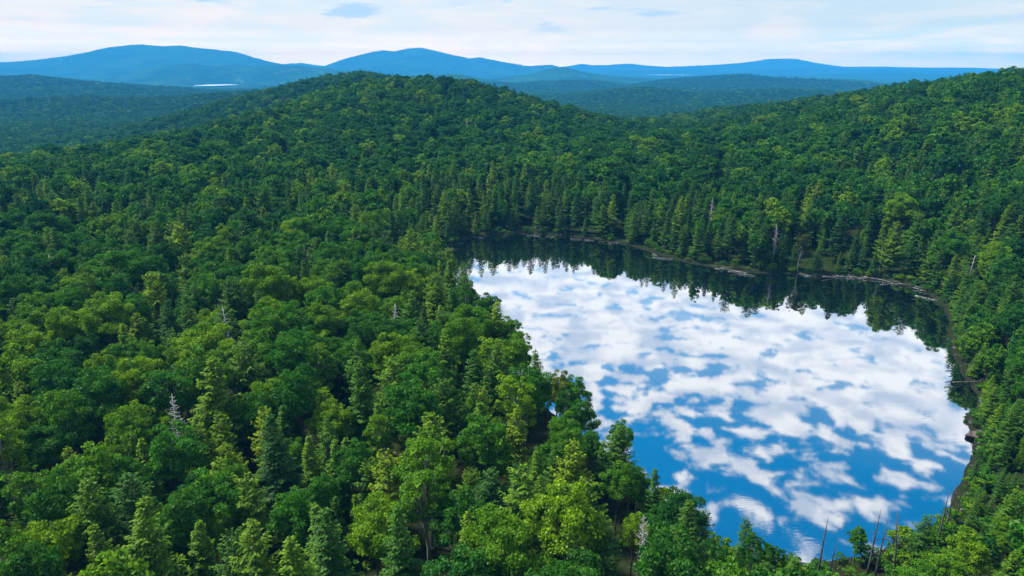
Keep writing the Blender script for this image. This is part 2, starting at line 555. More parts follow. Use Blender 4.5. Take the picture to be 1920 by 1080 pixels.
def ground_material():
    m, N = new_mat('forest_ground')
    g = N.n('ShaderNodeNewGeometry')
    sp = N.n('ShaderNodeSeparateXYZ'); N.l(g.outputs['Position'], sp.inputs[0])
    ln = N.n('ShaderNodeVectorMath', operation='LENGTH'); N.l(g.outputs['Position'], ln.inputs[0])
    dist = ln.outputs['Value']
    far = N.ramp(dist, 900, 2600)
    litter = N.mix(N.noise(g.outputs['Position'], 0.35, 5, 0.6), (0.010, 0.018, 0.006), (0.030, 0.036, 0.014))
    vor = N.n('ShaderNodeTexVoronoi', i_Scale=0.075)
    N.l(g.outputs['Position'], vor.inputs['Vector'])
    nbig = N.noise(g.outputs['Position'], 0.0016, 5, 0.6)
    wood = N.mix(N.ramp(nbig, 0.35, 0.65), (0.008, 0.044, 0.018), (0.030, 0.098, 0.020))
    sc = N.n('ShaderNodeSeparateColor'); N.l(vor.outputs['Color'], sc.inputs[0])
    wood = N.mix(N.ramp(sc.outputs[0], 0.0, 1.0, 0.0, 0.7, smooth=False), wood, (0.007, 0.036, 0.016))
    # open fields and clearings far away
    nf = N.noise(g.outputs['Position'], 0.011, 4, 0.6)
    wood = N.mix(N.math('MULTIPLY', N.ramp(nf, 0.55, 0.72, 0.0, 0.8), N.ramp(dist, 3500, 6000)), wood, (0.075, 0.135, 0.045))
    col = N.mix(far, litter, wood)
    wet = N.ramp(sp.outputs[2], 0.15, 0.75)
    near = N.ramp(dist, 500, 380)
    shore = N.mix(N.noise(g.outputs['Position'], 1.3, 4, 0.6), (0.008, 0.012, 0.007), (0.028, 0.028, 0.020))
    col = N.mix(N.math('MULTIPLY', near, N.math('SUBTRACT', 1.0, wet)), col, shore)
    bs = N.n('ShaderNodeBsdfDiffuse')
    N.l(col, bs.inputs['Color'])
    bmp = N.n('ShaderNodeBump', i_Strength=1.0, i_Distance=9.0)
    hgt = N.math('MULTIPLY', N.math('SUBTRACT', 1.0, vor.outputs['Distance']), far)
    N.l(hgt, bmp.inputs['Height']); N.l(bmp.outputs[0], bs.inputs['Normal'])
    o = N.n('ShaderNodeOutputMaterial'); N.l(bs.outputs[0], o.inputs[0])
    return m


def water_material(name, bump, rough=0.02, base_r=0.52):
    m, N = new_mat(name)
    g = N.n('ShaderNodeNewGeometry')
    mpn = N.n('ShaderNodeMapping', i_Rotation=(0, 0, R(-28)), i_Scale=(1.0, 3.0, 1.0))
    N.l(g.outputs['Position'], mpn.inputs[0])
    rip = N.noise(mpn.outputs[0], 0.55, 3, 0.5, 0.2)
    patch = N.ramp(N.noise(g.outputs['Position'], 0.035, 2, 0.5), 0.56, 0.70, 0.06, 0.8)
    fine = N.noise(mpn.outputs[0], 2.2, 2, 0.5)
    hgt = N.math('ADD', N.math('MULTIPLY', rip, patch), N.math('MULTIPLY', fine, 0.05))
    bmp = N.n('ShaderNodeBump', i_Strength=1.0, i_Distance=bump)
    N.l(hgt, bmp.inputs['Height'])
    gl = N.n('ShaderNodeBsdfGlossy', i_Roughness=rough)
    gl.inputs['Color'].default_value = (0.93, 0.97, 1.0, 1)
    N.l(bmp.outputs[0], gl.inputs['Normal'])
    df = N.n('ShaderNodeBsdfDiffuse')
    df.inputs['Color'].default_value = (0.003, 0.008, 0.011, 1)
    fr = N.n('ShaderNodeFresnel', i_IOR=1.6)
    N.l(bmp.outputs[0], fr.inputs['Normal'])
    mx = N.n('ShaderNodeMixShader')
    N.l(N.math('ADD', fr.outputs[0], base_r, clamp=True), mx.inputs[0])
    N.l(df.outputs[0], mx.inputs[1]); N.l(gl.outputs[0], mx.inputs[2])
    o = N.n('ShaderNodeOutputMaterial'); N.l(mx.outputs[0], o.inputs[0])
    return m


# ------------------------------------------------------------------ ground sheet
def build_ground():
    a_front = np.radians(np.arange(-46, 46.01, 0.2))
    a_back = np.radians(np.concatenate([np.arange(49, 311, 6)]))
    ang = np.concatenate([a_front, a_back])
    rows = [8.0]
    while rows[-1] < 18600:
        r = rows[-1]
        step = 1.6 if r < 310 else (6 if r < 700 else r * 0.014)
        if r < 55:
            step = 8
        rows.append(r + step)
    rows = np.array(rows)
    RR, AA = np.meshgrid(rows, ang, indexing='ij')
    X = RR * np.sin(AA); Yv = RR * np.cos(AA)
    Z = ground_z(X.ravel(), Yv.ravel())
    nr, na = RR.shape
    v = np.stack([X.ravel(), Yv.ravel(), Z], 1)
    i, k = np.meshgrid(np.arange(nr - 1), np.arange(na), indexing='ij')
    k2 = (k + 1) % na
    f = np.stack([i * na + k, (i + 1) * na + k, (i + 1) * na + k2, i * na + k2], -1).reshape(-1, 4)[:, ::-1]
    v = np.vstack([v, [[0, 0, float(ground_z(np.array([0.]), np.array([0.]))[0])]]])
    c = len(v) - 1
    faces = list(map(tuple, f)) + [(c, (q + 1) % na, q) for q in range(na)]
    o = mesh_obj('ground', v, faces, ground_material(), smooth=True)
    structure(o)
    print('ground verts', len(v), 'zmin', v[:, 2].min(), 'zmax', v[:, 2].max())
    return o


ground = build_ground()

# lake water: a sheet a little wider than the shoreline, the ground rises through it
M_WATER = water_material('still_water', 0.004)
cen = LK.mean(0)
ring = LK + (LK - cen) / np.linalg.norm(LK - cen, axis=1)[:, None] * 3.0
wv = np.column_stack([ring, np.zeros(len(ring))])
lake = structure(mesh_obj('lake_water', wv, [tuple(range(len(wv)))[::-1]], M_WATER))
M_WATER_FAR = water_material('far_water', 0.02, 0.45, 0.9)
for (cx, cyy, cz, hw, hd) in FAR_LAKES:
    a = np.linspace(0, 2 * np.pi, 40, endpoint=False)
    rr = 1 + 0.12 * np.sin(3 * a + 1) + 0.08 * np.sin(5 * a)
    pv = np.stack([cx + np.cos(a) * hw * rr, cyy + np.sin(a) * hd * rr, np.full(40, cz)], 1)
    structure(mesh_obj('distant_lake', pv, [tuple(range(40))], M_WATER_FAR))
for o in bpy.data.objects:
    if o.name.startswith(('lake_water', 'distant_lake')):
        me = o.data
        if me.polygons[0].normal.z < 0:
            me.flip_normals()


# ------------------------------------------------------------------ tree prototypes
def unit(v):
    return v / (np.linalg.norm(v, axis=-1, keepdims=True) + 1e-9)


def leaf_quads(pos, nrm, axis, length, width):
    """a folded leaf spray per row: rhombus of two triangles around pos"""
    n = unit(nrm)
    a = unit(axis - (axis * n).sum(1, keepdims=True) * n)
    b = np.cross(n, a)
    L = length[:, None]; Wd = width[:, None]
    v = np.stack([pos - a * L * .5, pos + b * Wd * .5 + a * L * .08 - n * Wd * .12,
                  pos + a * L * .5, pos - b * Wd * .5 + a * L * .08 - n * Wd * .12], 1)
    return v.reshape(-1, 3)


def build_broad(seed, H=17.0, rx=4.3, rz=5.6, lobes=46, per=250, leaf=0.27, skew=0.25):
    lobes = int(lobes * 1.5)
    g = np.random.default_rng(seed)
    cz = H - rz * 1.0
    P, Nn, A, L, Wd, var = [], [], [], [], [], []
    centers = []
    lean = g.normal(0, 0.25, 2)
    for i in range(lobes):
        # spread over the crown's outside, fewer below
        k = (i + 0.5) / lobes
        zz = 1 - 1.45 * k
        ph = i * 2.39996 + g.normal(0, 0.25)
        s = math.sqrt(max(0.0, 1 - zz * zz))
        d = np.array([math.cos(ph) * s, math.sin(ph) * s, zz])
        lump = 1 + skew * math.sin(ph * 2 + seed) * s + g.normal(0, 0.10)
        rad = g.uniform(0.50, 1.02) * lump
        c = np.array([d[0] * rx * rad + lean[0] * zz, d[1] * rx * rad + lean[1] * zz, cz + d[2] * rz * min(rad, 0.95)])
        lr = g.uniform(0.45, 1.25) * (rx / 4.3) * (0.8 + 0.35 * s)
        centers.append((c, lr, d))
    for c, lr, d in centers:
        m = int(per * (lr / 1.1) ** 2 * g.uniform(0.75, 1.2))
        q = unit(g.normal(0, 1, (m, 3)) + d * 0.75 + np.array([0, 0, 0.35]))
        rr = lr * (g.uniform(0.15, 1.0, m) ** 0.5 + np.abs(g.normal(0, 0.16, m)))
        flat = np.array([1.2, 1.2, 0.62])
        p = c + q * rr[:, None] * flat
        P.append(p)
        Nn.append(q * 0.5 + np.array([0, 0, 0.55]) + g.normal(0, 0.60, (m, 3)))
        A.append(q * 0.7 + g.normal(0, 0.6, (m, 3)) + np.array([0, 0, -0.25]))
        sz = leaf * g.uniform(0.65, 1.35, m)
        L.append(sz * 1.35); Wd.append(sz * 0.95)
        var.append(np.clip(g.normal(0.46, 0.20, m) + g.normal(0, 0.12), 0, 1))
    P = np.concatenate(P); Nn = np.concatenate(Nn); A = np.concatenate(A)
    v = leaf_quads(P, Nn, A, np.concatenate(L), np.concatenate(Wd))
    f = np.arange(len(v)).reshape(-1, 4)
    var = np.repeat(np.concatenate(var), 4)
    # trunk and limbs reaching the lobes
    t = Geo()
    bend = g.normal(0, 0.25, (4, 2)); bend[0] = 0
    hs_ = np.array([-0.6, 0.25, 0.5, 0.82]) * H
    tp = np.column_stack([bend, hs_])
    t.tube(tp, [0.30, 0.21, 0.15, 0.05], 7)
    for c, lr, d in centers[::2]:
        hb = g.uniform(0.28, 0.62) * H
        hb = min(hb, c[2] - 0.6)
        st = np.array([np.interp(hb, hs_, bend[:, 0]), np.interp(hb, hs_, bend[:, 1]), hb])
        mid = st * 0.45 + c * 0.55 + np.array([0, 0, -0.5])
        t.tube([st, mid, c], [0.085, 0.05, 0.018], 4, cap=False)
    return (v, f, var), (t.verts(), t.f)


def build_conifer(seed, H=18.0, Rb=3.0, dz=0.52, nb=6, step=0.30, wid=0.24, start=0.14, sparse=0.0, droop=0.25, shape=0.85):
    g = np.random.default_rng(seed)
    P, Nn, A, L, Wd, var = [], [], [], [], [], []
    t = Geo()
    bend = np.array([0, g.normal(0, .08), g.normal(0, .15), g.normal(0, .2)])
    bend2 = np.array([0, g.normal(0, .08), g.normal(0, .15), g.normal(0, .2)])
    hs_ = np.array([-0.6, 0.35 * H, 0.7 * H, H * 0.99])
    t.tube(np.column_stack([bend, bend2, hs_]), [0.24, 0.17, 0.09, 0.012], 6)
    z = start * H
    while z < H * 0.985:
        tt = (z - start * H) / (H * (1 - start))
        prof = (1 - tt) ** shape * (0.55 + 0.45 * min(1, tt / 0.16))
        Rl = Rb * prof + 0.12
        n = max(3, int(round(nb * (0.6 + 0.5 * prof))))
        ph0 = g.uniform(0, 6.28)
        for b in range(n):
            if g.random() < sparse:
                continue
            ph = ph0 + b * 6.283 / n + g.normal(0, 0.22)
            ln = Rl * g.uniform(0.5, 1.22)
            rise = (0.55 * tt - droop) + g.normal(0, 0.09)
            dirh = np.array([math.cos(ph), math.sin(ph), 0])
            side = np.array([-math.sin(ph), math.cos(ph), 0])
            base = np.array([np.interp(z, hs_, bend), np.interp(z, hs_, bend2), z + g.normal(0, .1)])
            ns = max(2, int(ln / step))
            s = (np.arange(ns) + g.uniform(0.4, 0.9, ns)) / ns
            curve = lambda q: base + dirh * (q * ln)[:, None] + np.array([0, 0, 1.0]) * ((rise * q + 0.16 * q * q) * ln)[:, None]
            c = curve(s)
            if ln > 0.8:
                e = curve(np.array([0.0, 0.5, 0.95]))
                t.tube(e, [0.045, 0.025, 0.008], 3, cap=False)
            bv = g.normal(0, 0.10)
            for sd in (-1, 1):
                ll = (0.42 * ln * (1 - s) ** 0.8 + 0.30) * g.uniform(0.75, 1.2, ns)
                ax = dirh * 0.75 + side * sd * g.uniform(0.55, 0.95, (ns, 1)) + np.array([0, 0, -0.22]) + g.normal(0, 0.10, (ns, 3))
                ax = unit(ax)
                for part in ((0.42, 0.75), (0.85, 0.55)):
                    P.append(c + ax * (ll * part[0])[:, None] + g.normal(0, 0.03, (ns, 3)))
                    Nn.append(np.array([0, 0, 1.0]) + dirh * 0.35 + g.normal(0, 0.28, (ns, 3)))
                    A.append(ax)
                    L.append(ll * part[1] + 0.12)
                    Wd.append(np.full(ns, wid) * g.uniform(0.8, 1.3, ns))
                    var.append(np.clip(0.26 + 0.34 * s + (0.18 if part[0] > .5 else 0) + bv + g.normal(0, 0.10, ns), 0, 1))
            # tip
            P.append(curve(np.array([1.0]))); Nn.append(np.array([[0, 0, 1.0]]) + g.normal(0, .2, (1, 3)))
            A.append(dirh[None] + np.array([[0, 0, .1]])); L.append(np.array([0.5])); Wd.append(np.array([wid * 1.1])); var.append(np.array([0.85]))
        z += dz * g.uniform(0.75, 1.25) * (0.65 + 0.5 * (1 - tt))
    # leader
    k = 6
    P.append(np.column_stack([np.full(k, bend[3]), np.full(k, bend2[3]), H * 0.97 + np.linspace(0, 0.5, k)]))
    Nn.append(g.normal(0, 1, (k, 3))); A.append(np.tile([0, 0, 1.0], (k, 1)) + g.normal(0, .35, (k, 3)))
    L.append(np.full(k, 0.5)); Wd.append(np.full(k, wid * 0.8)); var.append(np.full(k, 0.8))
    v = leaf_quads(np.concatenate(P), np.concatenate(Nn), np.concatenate(A), np.concatenate(L), np.concatenate(Wd))
    f = np.arange(len(v)).reshape(-1, 4)
    return (v, f, np.repeat(np.concatenate(var), 4)), (t.verts(), t.f)


# near kinds: crown and trunk meshes that every single tree copies
def proto(name, built, leafmat, barkmat):
    (v, f, var), (tv, tf) = built
    crown = mesh_obj(name + '_crown', v, f, leafmat, link=False, attrs={'leafvar': ('FLOAT', var)})
    trunk = mesh_obj(name + '_trunk', tv, tf, barkmat, link=False, smooth=True)
    return crown.data, trunk.data, float(v[:, 2].max())


BROAD = [  # rounded, wide, tall oval, narrow
    proto('broad', build_broad(1), M_BROAD, M_BARK),
    proto('broad', build_broad(2, 18, 4.9, 5.6, 52), M_BROAD, M_BARK),
    proto('broad', build_broad(3, 16, 3.7, 5.8, 42), M_BROAD, M_BARK),
    proto('broad', build_broad(4, 15, 4.4, 4.6, 40, skew=0.35), M_BROAD, M_BARK),
    proto('broad', build_broad(5, 17.5, 3.3, 6.2, 38, 220), M_BROAD, M_BIRCH),
    proto('broad', build_broad(6, 17, 4.6, 6.2, 58, 240, skew=0.3), M_BROAD, M_BARK),
    proto('broad', build_broad(7, 16, 4.0, 4.9, 34, 270, skew=0.4), M_BROAD, M_BARK),
]
CONIF = [
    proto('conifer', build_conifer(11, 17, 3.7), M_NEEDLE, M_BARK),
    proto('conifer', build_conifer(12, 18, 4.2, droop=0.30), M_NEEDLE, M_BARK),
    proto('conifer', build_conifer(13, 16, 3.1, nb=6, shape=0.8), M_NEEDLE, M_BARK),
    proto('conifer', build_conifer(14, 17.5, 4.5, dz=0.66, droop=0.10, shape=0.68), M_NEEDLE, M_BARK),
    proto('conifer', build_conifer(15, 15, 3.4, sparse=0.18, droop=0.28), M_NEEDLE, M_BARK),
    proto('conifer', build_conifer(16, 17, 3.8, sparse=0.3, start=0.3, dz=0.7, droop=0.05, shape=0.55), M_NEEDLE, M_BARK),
]


def lod(name, built, leafmat, coll):
    (v, f, var), (tv, tf) = built
    if tv is not None and len(tv):
        n = len(v)
        faces = [tuple(q) for q in f] + [tuple(np.array(q) + n) for q in tf]
        ob = mesh_obj(name, np.vstack([v, tv]), faces, [leafmat, M_BARK], link=False,
                      attrs={'leafvar': ('FLOAT', np.concatenate([var, np.full(len(tv), .5)]))},
                      mat_idx=[0] * len(f) + [1] * len(tf))
    else:
        ob = mesh_obj(name, v, f, leafmat, link=False, attrs={'leafvar': ('FLOAT', var)})
    coll.objects.link(ob)
    return ob


C_BROAD_MID = bpy.data.collections.new('broad_mid')
C_CON_MID = bpy.data.collections.new('conifer_mid')
C_FAR = bpy.data.collections.new('far_trees')
for i, (H, rx, rz, lb, sk) in enumerate([(17, 4.3, 5.6, 40, .25), (18, 4.9, 5.6, 44, .25), (16, 3.7, 5.6, 36, .3), (15, 4.4, 4.6, 36, .35), (17, 3.3, 6.0, 32, .2), (17, 4.6, 6.0, 46, .3)]):
    lod('bm_%02d' % i, build_broad(31 + i, H, rx, rz, lb, 70, 0.55, sk), M_BROAD, C_BROAD_MID)
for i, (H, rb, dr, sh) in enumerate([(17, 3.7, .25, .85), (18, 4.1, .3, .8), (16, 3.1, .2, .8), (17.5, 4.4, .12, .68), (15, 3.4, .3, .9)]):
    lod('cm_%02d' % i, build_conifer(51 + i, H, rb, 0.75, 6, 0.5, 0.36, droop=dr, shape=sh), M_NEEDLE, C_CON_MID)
for i in range(4):
    b = build_broad(71 + i, 16, 4.6, 5.0, 22, 26, 1.05, .3)
    lod('fa_%02d' % i, (b[0], (np.zeros((0, 3)), [])), M_BROAD, C_FAR)
for i in range(2):
    b = build_conifer(81 + i, 18, 3.2, 1.5, 5, 1.0, 0.7)
    lod('fb_%02d' % i, (b[0], (np.zeros((0, 3)), [])), M_NEEDLE, C_FAR)

# ------------------------------------------------------------------ dead trees
def build_snag(seed, H=14.0, twigs=60, rad=0.22, blen=1.8, lowest=0.2, up=0.1, fine=True):
    g = np.random.default_rng(seed)
    tr = Geo()
    top = g.normal(0, 0.25, 2)
    zs = np.array([-0.6, 0.3 * H, 0.65 * H, H])
    bx = np.array([0, top[0] * .2, top[0] * .5, top[0]]); by = np.array([0, top[1] * .3, top[1] * .4, top[1]])
    tr.tube(np.column_stack([bx, by, zs]), [rad, rad * .75, rad * .45, rad * .12], 7)
    br = Geo()
    for i in range(twigs):
        q = lowest + (1 - lowest) * (i + g.random()) / twigs
        z = q * H * 0.97
        ph = i * 2.4 + g.normal(0, .4)
        L = blen * (1.05 - q) ** 0.7 * g.uniform(0.35, 1.15) + 0.15
        d0 = np.array([math.cos(ph), math.sin(ph), up + g.normal(0, .18)])
        st = np.array([np.interp(z, zs, bx), np.interp(z, zs, by), z])
        en = st + d0 * L
        md = st + d0 * L * .5 + np.array([0, 0, -0.06 * L])
        br.tube([st, md, en], [0.05, 0.035, 0.014], 4, cap=False)
        if fine and L > 0.5:
            for k in range(3):
                a = st + (en - st) * g.uniform(.35, .9)
                dd = d0 * 0.6 + g.normal(0, .5, 3)
                br.tube([a, a + dd * L * .35], [0.02, 0.008], 3, cap=False)
    return (tr.verts(), tr.f), (br.verts(), br.f)


SNAG_GREY, SNAG_DARK = [], []
for s, args in enumerate([dict(H=14, twigs=90, blen=2.3), dict(H=15, twigs=60, blen=1.8), dict(H=12, twigs=16, blen=1.6, lowest=.45)]):
    (a, b), (c, e) = build_snag(101 + s, **args)
    SNAG_GREY.append((mesh_obj('sg', a, b, M_SNAG, link=False, smooth=True).data, mesh_obj('sg', c, e, M_SNAG, link=False).data, args['H']))
for s, args in enumerate([dict(H=11, twigs=14, blen=.9, rad=.19, lowest=.3, fine=False), dict(H=12, twigs=26, blen=1.3, rad=.20, lowest=.25), dict(H=9, twigs=14, blen=1.0, rad=.17, lowest=.2)]):
    (a, b), (c, e) = build_snag(111 + s, **args)
    SNAG_DARK.append((mesh_obj('sd', a, b, M_SNAG_DARK, link=False, smooth=True).data, mesh_obj('sd', c, e, M_SNAG_DARK, link=False).data, args['H']))


def empty(name, loc, rz=0.0, sc=(1, 1, 1), tilt=(0, 0)):
    o = bpy.data.objects.new(name, None)
    o.empty_display_size = 0.5
    COL.objects.link(o)
    o.location = loc
    o.rotation_euler = (tilt[0], tilt[1], rz)
    o.scale = sc
    return o


def part(name, data, parent, **props):
    o = bpy.data.objects.new(name, data)
    COL.objects.link(o)
    o.parent = parent
    for k, vv in props.items():
        o[k] = vv
    return o


SNAGS = []   # px, py of the top, ground guess height, kind, proto, label


def gz1(x, y):
    return float(ground_z(np.array([x]), np.array([y]))[0])


def place_snag(pxx, pyy, tallness, protos, which, label, group=None, tilt=(0, 0), name='dead_tree'):
    """stands where a tree of that height has its top at the pixel"""
    z = 4.0
    for _ in range(12):
        p = hit_z(pxx, pyy, z + tallness)
        z = 0.5 * z + 0.5 * gz1(p[0], p[1])
    p = hit_z(pxx, pyy, z + tallness)
    gz = gz1(p[0], p[1])
    tr, br, H = protos[which]
    s = tallness / H
    o = empty(name, (p[0], p[1], gz), random.uniform(0, 6.28), (s, s, s), tilt)
    part('trunk', tr, o)
    part('branches', br, o, kind='stuff')
    tag(o, label, 'dead tree', group)
    SNAGS.append((p[0], p[1], label))
    return o


G_SN = 'dead standing trees'
place_snag(90, 478, 17.5, SNAG_GREY, 2, 'bare pale dead trunk standing out of the canopy, few branch stubs', G_SN)
place_snag(318, 742, 18.0, SNAG_GREY, 0, 'bushy bleached grey dead conifer among the green conifers of the wood', G_SN)
place_snag(1212, 962, 13.0, SNAG_GREY, 0, 'silvery dead conifer with dense bare twigs close to the near bank', G_SN)
place_snag(422, 572, 19.0, SNAG_GREY, 1, 'thin dead conifer with a bare grey top beside a dark gap', G_SN)
place_snag(1336, 372, 15.0, SNAG_GREY, 0, 'grey dead conifer among the evergreens lining the far shore', G_SN)
place_snag(1458, 420, 14.0, SNAG_GREY, 0, 'slim dead conifer at the edge of the far shore evergreens', G_SN)
place_snag(1531, 346, 16.0, SNAG_GREY, 0, 'purplish grey dead tree on the slope behind the far shore', G_SN)
place_snag(876, 222, 19.0, SNAG_GREY, 2, 'pale dead trunk high on the broadleaf hill', 'pale dead trunks high on the hill')
place_snag(893, 233, 18.0, SNAG_GREY, 2, 'pale dead trunk high on the broadleaf hill', 'pale dead trunks high on the hill')
place_snag(1655, 466, 9.0, SNAG_GREY, 2, 'short white dead trunk by the grassy strip of the far shore', G_SN)
place_snag(1825, 478, 15.0, SNAG_GREY, 2, 'bare dead trunk on the slope above the lake corner with logs', G_SN)
place_snag(735, 568, 17.0, SNAG_GREY, 0, 'grey dead conifer in the wood by the long bank', G_SN)
place_snag(1551, 968, 11.0, SNAG_DARK, 0, 'dark bare pole rising alone from the near shore', G_SN)
place_snag(1566, 1010, 7.5, SNAG_DARK, 2, 'short dark dead pole next to a taller one on the near shore', G_SN)
place_snag(1649, 957, 11.5, SNAG_DARK, 1, 'tall dark dead spruce with side twigs on the near shore', G_SN)
place_snag(1661, 977, 10.0, SNAG_DARK, 2, 'dark dead spruce standing close beside a taller dead one', G_SN)
place_snag(1702, 962, 11.0, SNAG_DARK, 1, 'leaning dark dead spruce with a thin top over the near water', G_SN, tilt=(0, R(-5)))
place_snag(1781, 916, 10.5, SNAG_DARK, 0, 'dark dead pole against the lake beside the right bank evergreens', G_SN)
place_snag(1792, 908, 9.0, SNAG_DARK, 2, 'leaning dark dead pole beside the right bank evergreens', G_SN, tilt=(0, R(-6)))

# ------------------------------------------------------------------ where the trees stand
# clearings: (x, y, radius)
CLEAR = [(108, 244, 7), (110, 252, 5), (33, 300, 3)]


def vnoise(x, y, s, seed=0.0):
    return np.array([mnoise.noise(Vector((a / s + seed, b / s - seed, seed))) for a, b in zip(x, y)])


def scatter(r0, r1, spacing, jit, half_deg, keep=1.0):
    w = r1 * math.sin(R(half_deg))
    nx = int(2 * w / spacing); ny = int(r1 / (spacing * 0.866))
    ix, iy = np.meshgrid(np.arange(nx), np.arange(ny))
    x = -w + (ix + 0.5 * (iy % 2)) * spacing
    y = iy * spacing * 0.866
    x = x + rng.uniform(-jit, jit, x.shape) * spacing
    y = y + rng.uniform(-jit, jit, y.shape) * spacing
    x = x.ravel(); y = y.ravel()
    r = np.hypot(x, y)
    ok = (r > r0) & (r <= r1) & (np.abs(np.arctan2(x, np.maximum(y, .01))) < R(half_deg)) & (rng.random(len(x)) < keep)
    return x[ok], y[ok]


tx, ty = scatter(30, 930, 5.1, 0.40, 45, 0.92)
ex, ey = scatter(60, 270, 3.7, 0.42, 43, 0.85)
ed = lake_dist(ex, ey)
ek = (ex > 52) & (ey < 215) & (ed < 26) & (ed > 0.6)
n_ex = int(ek.sum())
tx = np.concatenate([tx, ex[ek]]); ty = np.concatenate([ty, ey[ek]])
is_small = np.arange(len(tx)) >= len(tx) - n_ex
d = lake_dist(tx, ty)
ok = d > np.where(ty > 200, 1.1, 0.7)
for cx, cyy, cr in CLEAR:
    ok &= np.hypot(tx - cx, ty - cyy) > cr
tx, ty, d, is_small = tx[ok], ty[ok], d[ok], is_small[ok]
# some trees dominate and keep their neighbours away
big = (rng.random(len(tx)) < 0.15) & (d > 11) & ~is_small
bi = np.where(big)[0]
drop = np.zeros(len(tx), bool)
for k in bi:
    if drop[k]:
        continue
    q = ((tx - tx[k]) ** 2 + (ty - ty[k]) ** 2) < 5.2 ** 2
    q[k] = False
    drop |= q
big &= ~drop
tx, ty, d, is_small, big = tx[~drop], ty[~drop], d[~drop], is_small[~drop], big[~drop]
for sxx, syy, slab in SNAGS:          # the dead trees stand clear of their neighbours
    uu = np.array([-sxx, -syy]) / math.hypot(sxx, syy)
    q = np.hypot(tx - sxx, ty - syy) < 2.2
    q |= (np.hypot(tx - sxx - uu[0] * 4.5, ty - syy - uu[1] * 4.5) < 3.2) & (d > 3)
    tx, ty, d, is_small, big = tx[~q], ty[~q], d[~q], is_small[~q], big[~q]
tz = ground_z(tx, ty)
rr = np.hypot(tx, ty)
# conifers ring the water; the hills are broadleaf with pockets of conifer
nz1 = vnoise(tx, ty, 55.0, 3.7)
nz2 = vnoise(tx, ty, 22.0, 9.1)
pc = 0.10 + 0.62 * np.exp(-np.maximum(d - 3, 0) / 32.0)
pc = pc + np.where((tx > 90) & (ty < 330), 0.10, 0) + np.where((tx < 40) & (ty < 330), 0.24, 0)
pc = pc + np.where((tx > 150) & (ty > 250), 0.22, 0) + 0.45 * nz1 + 0.35 * nz2
pc = np.where((d < 16) & (ty > 200), np.maximum(pc, 0.85), pc)
pc = np.where((d < 18) & (ty < 165) & (tx < 60), np.minimum(pc, 0.40), pc)
is_con = rng.random(len(tx)) < np.clip(pc, 0.03, 0.93)
size = np.where(is_con, rng.uniform(0.58, 1.10, len(tx)), rng.uniform(0.66, 1.12, len(tx)))
size *= np.where(d < 4, 0.82, 1.0) * np.where(is_small, 0.62, 1.0)
size = np.where(big, rng.uniform(1.02, 1.22, len(tx)), size)
size *= np.where((ty < 110) & (tx > 24) & (d < 14), 0.60, 1.0)
size *= np.where((ty < 95) & (tx > 36) & (tx < 58), 0.66, 1.0)
size *= np.where((ty < 112) & (tx > 6) & (tx <= 24) & (d < 16), 0.82, 1.0)         # low trees on the near bank
size *= np.where((tx > 60) & (ty < 150) & (d < 7), 0.72, 1.0)
wide = np.where(big, 1.08, 1.0) * rng.uniform(0.86, 1.14, len(tx)) * np.where(is_con, 1.0, np.where(rr < 330, 0.80, 0.86))
nt = vnoise(tx, ty, 130.0, 5.5)
tone = np.clip(rng.normal(0.42, 0.25, len(tx)) + 0.25 * nt + np.interp(rr, [90, 200, 420, 800], [0.14, 0.04, -0.12, -0.18]), 0.0, 0.92)
hot = rng.random(len(tx)) < 0.05
tone = np.where(hot & ~is_con, rng.uniform(0.85, 1.0, len(tx)), tone)
rot = rng.uniform(0, 2 * np.pi, len(tx))
px, py, dep = project(np.column_stack([tx, ty, tz + 11 * size]))
in_frame = (px > -40) & (px < 1960) & (py > -20) & (py < 1130) & (dep > 20)
print('trees', len(tx), 'in frame', in_frame.sum(), 'conifers', is_con.sum())


def pick(kind_mask, n):
    idx = np.where(kind_mask & in_frame)[0]
    idx = idx[np.argsort(dep[idx] / size[idx])]
    return idx[:n]


SEL_B = pick(~is_con, 298)
SEL_C = pick(is_con, 300)
RUSSET = {}
for rpx, rpy, rlab in [(1048, 705, 'leafy tree with faint russet tint leaning over the long bank of the lake'),
                       (1556, 470, 'rusty brown leafy tree by the grassy strip of the far shore')]:
    dd_ = np.hypot(px - rpx, py - rpy) + np.where(~is_con & in_frame, 0, 1e6)
    RUSSET[int(dd_.argmin())] = rlab
SEL_B = np.unique(np.concatenate([SEL_B, list(RUSSET)]))
single = np.zeros(len(tx), bool)
single[SEL_B] = True
single[SEL_C] = True


# ------------------------------------------------------------------ the single trees
SN_XY = np.array([(a, b) for a, b, _ in SNAGS])


def zone(i):
    x, y, dd = tx[i], ty[i], d[i]
    sd = np.hypot(SN_XY[:, 0] - x, SN_XY[:, 1] - y)
    k = int(sd.argmin())
    if sd[k] < 5.5:
        return 'by the dark dead poles' if 'dark' in SNAGS[k][2] else 'by a grey dead tree'
    if dd < 5:
        if y > 225:
            return 'on the log strewn far shore'
        if x > 60:
            return 'at the rocky water edge'
        if y < 105:
            return 'at the near water edge'
        return 'at the long bank water edge'
    if y > 225 and x > -40:
        return 'in the far shore belt' if dd < 30 else 'on the slope behind the far shore'
    if x > 45 and dd < 24:
        return 'just behind the rocky bank'
    if x > 45:
        return 'on the slope above the rocky bank'
    if dd < 22:
        return 'just back from the long bank'
    if dd < 55:
        return 'well back from the long bank'
    return 'deep in the wood'


def tone_word(t, con):
    if con:
        return 'dark green' if t < 0.33 else ('mid green' if t < 0.58 else 'light olive green')
    return 'deep green' if t < 0.36 else ('fresh green' if t < 0.66 else ('light green' if t < 0.84 else 'bright yellow green'))


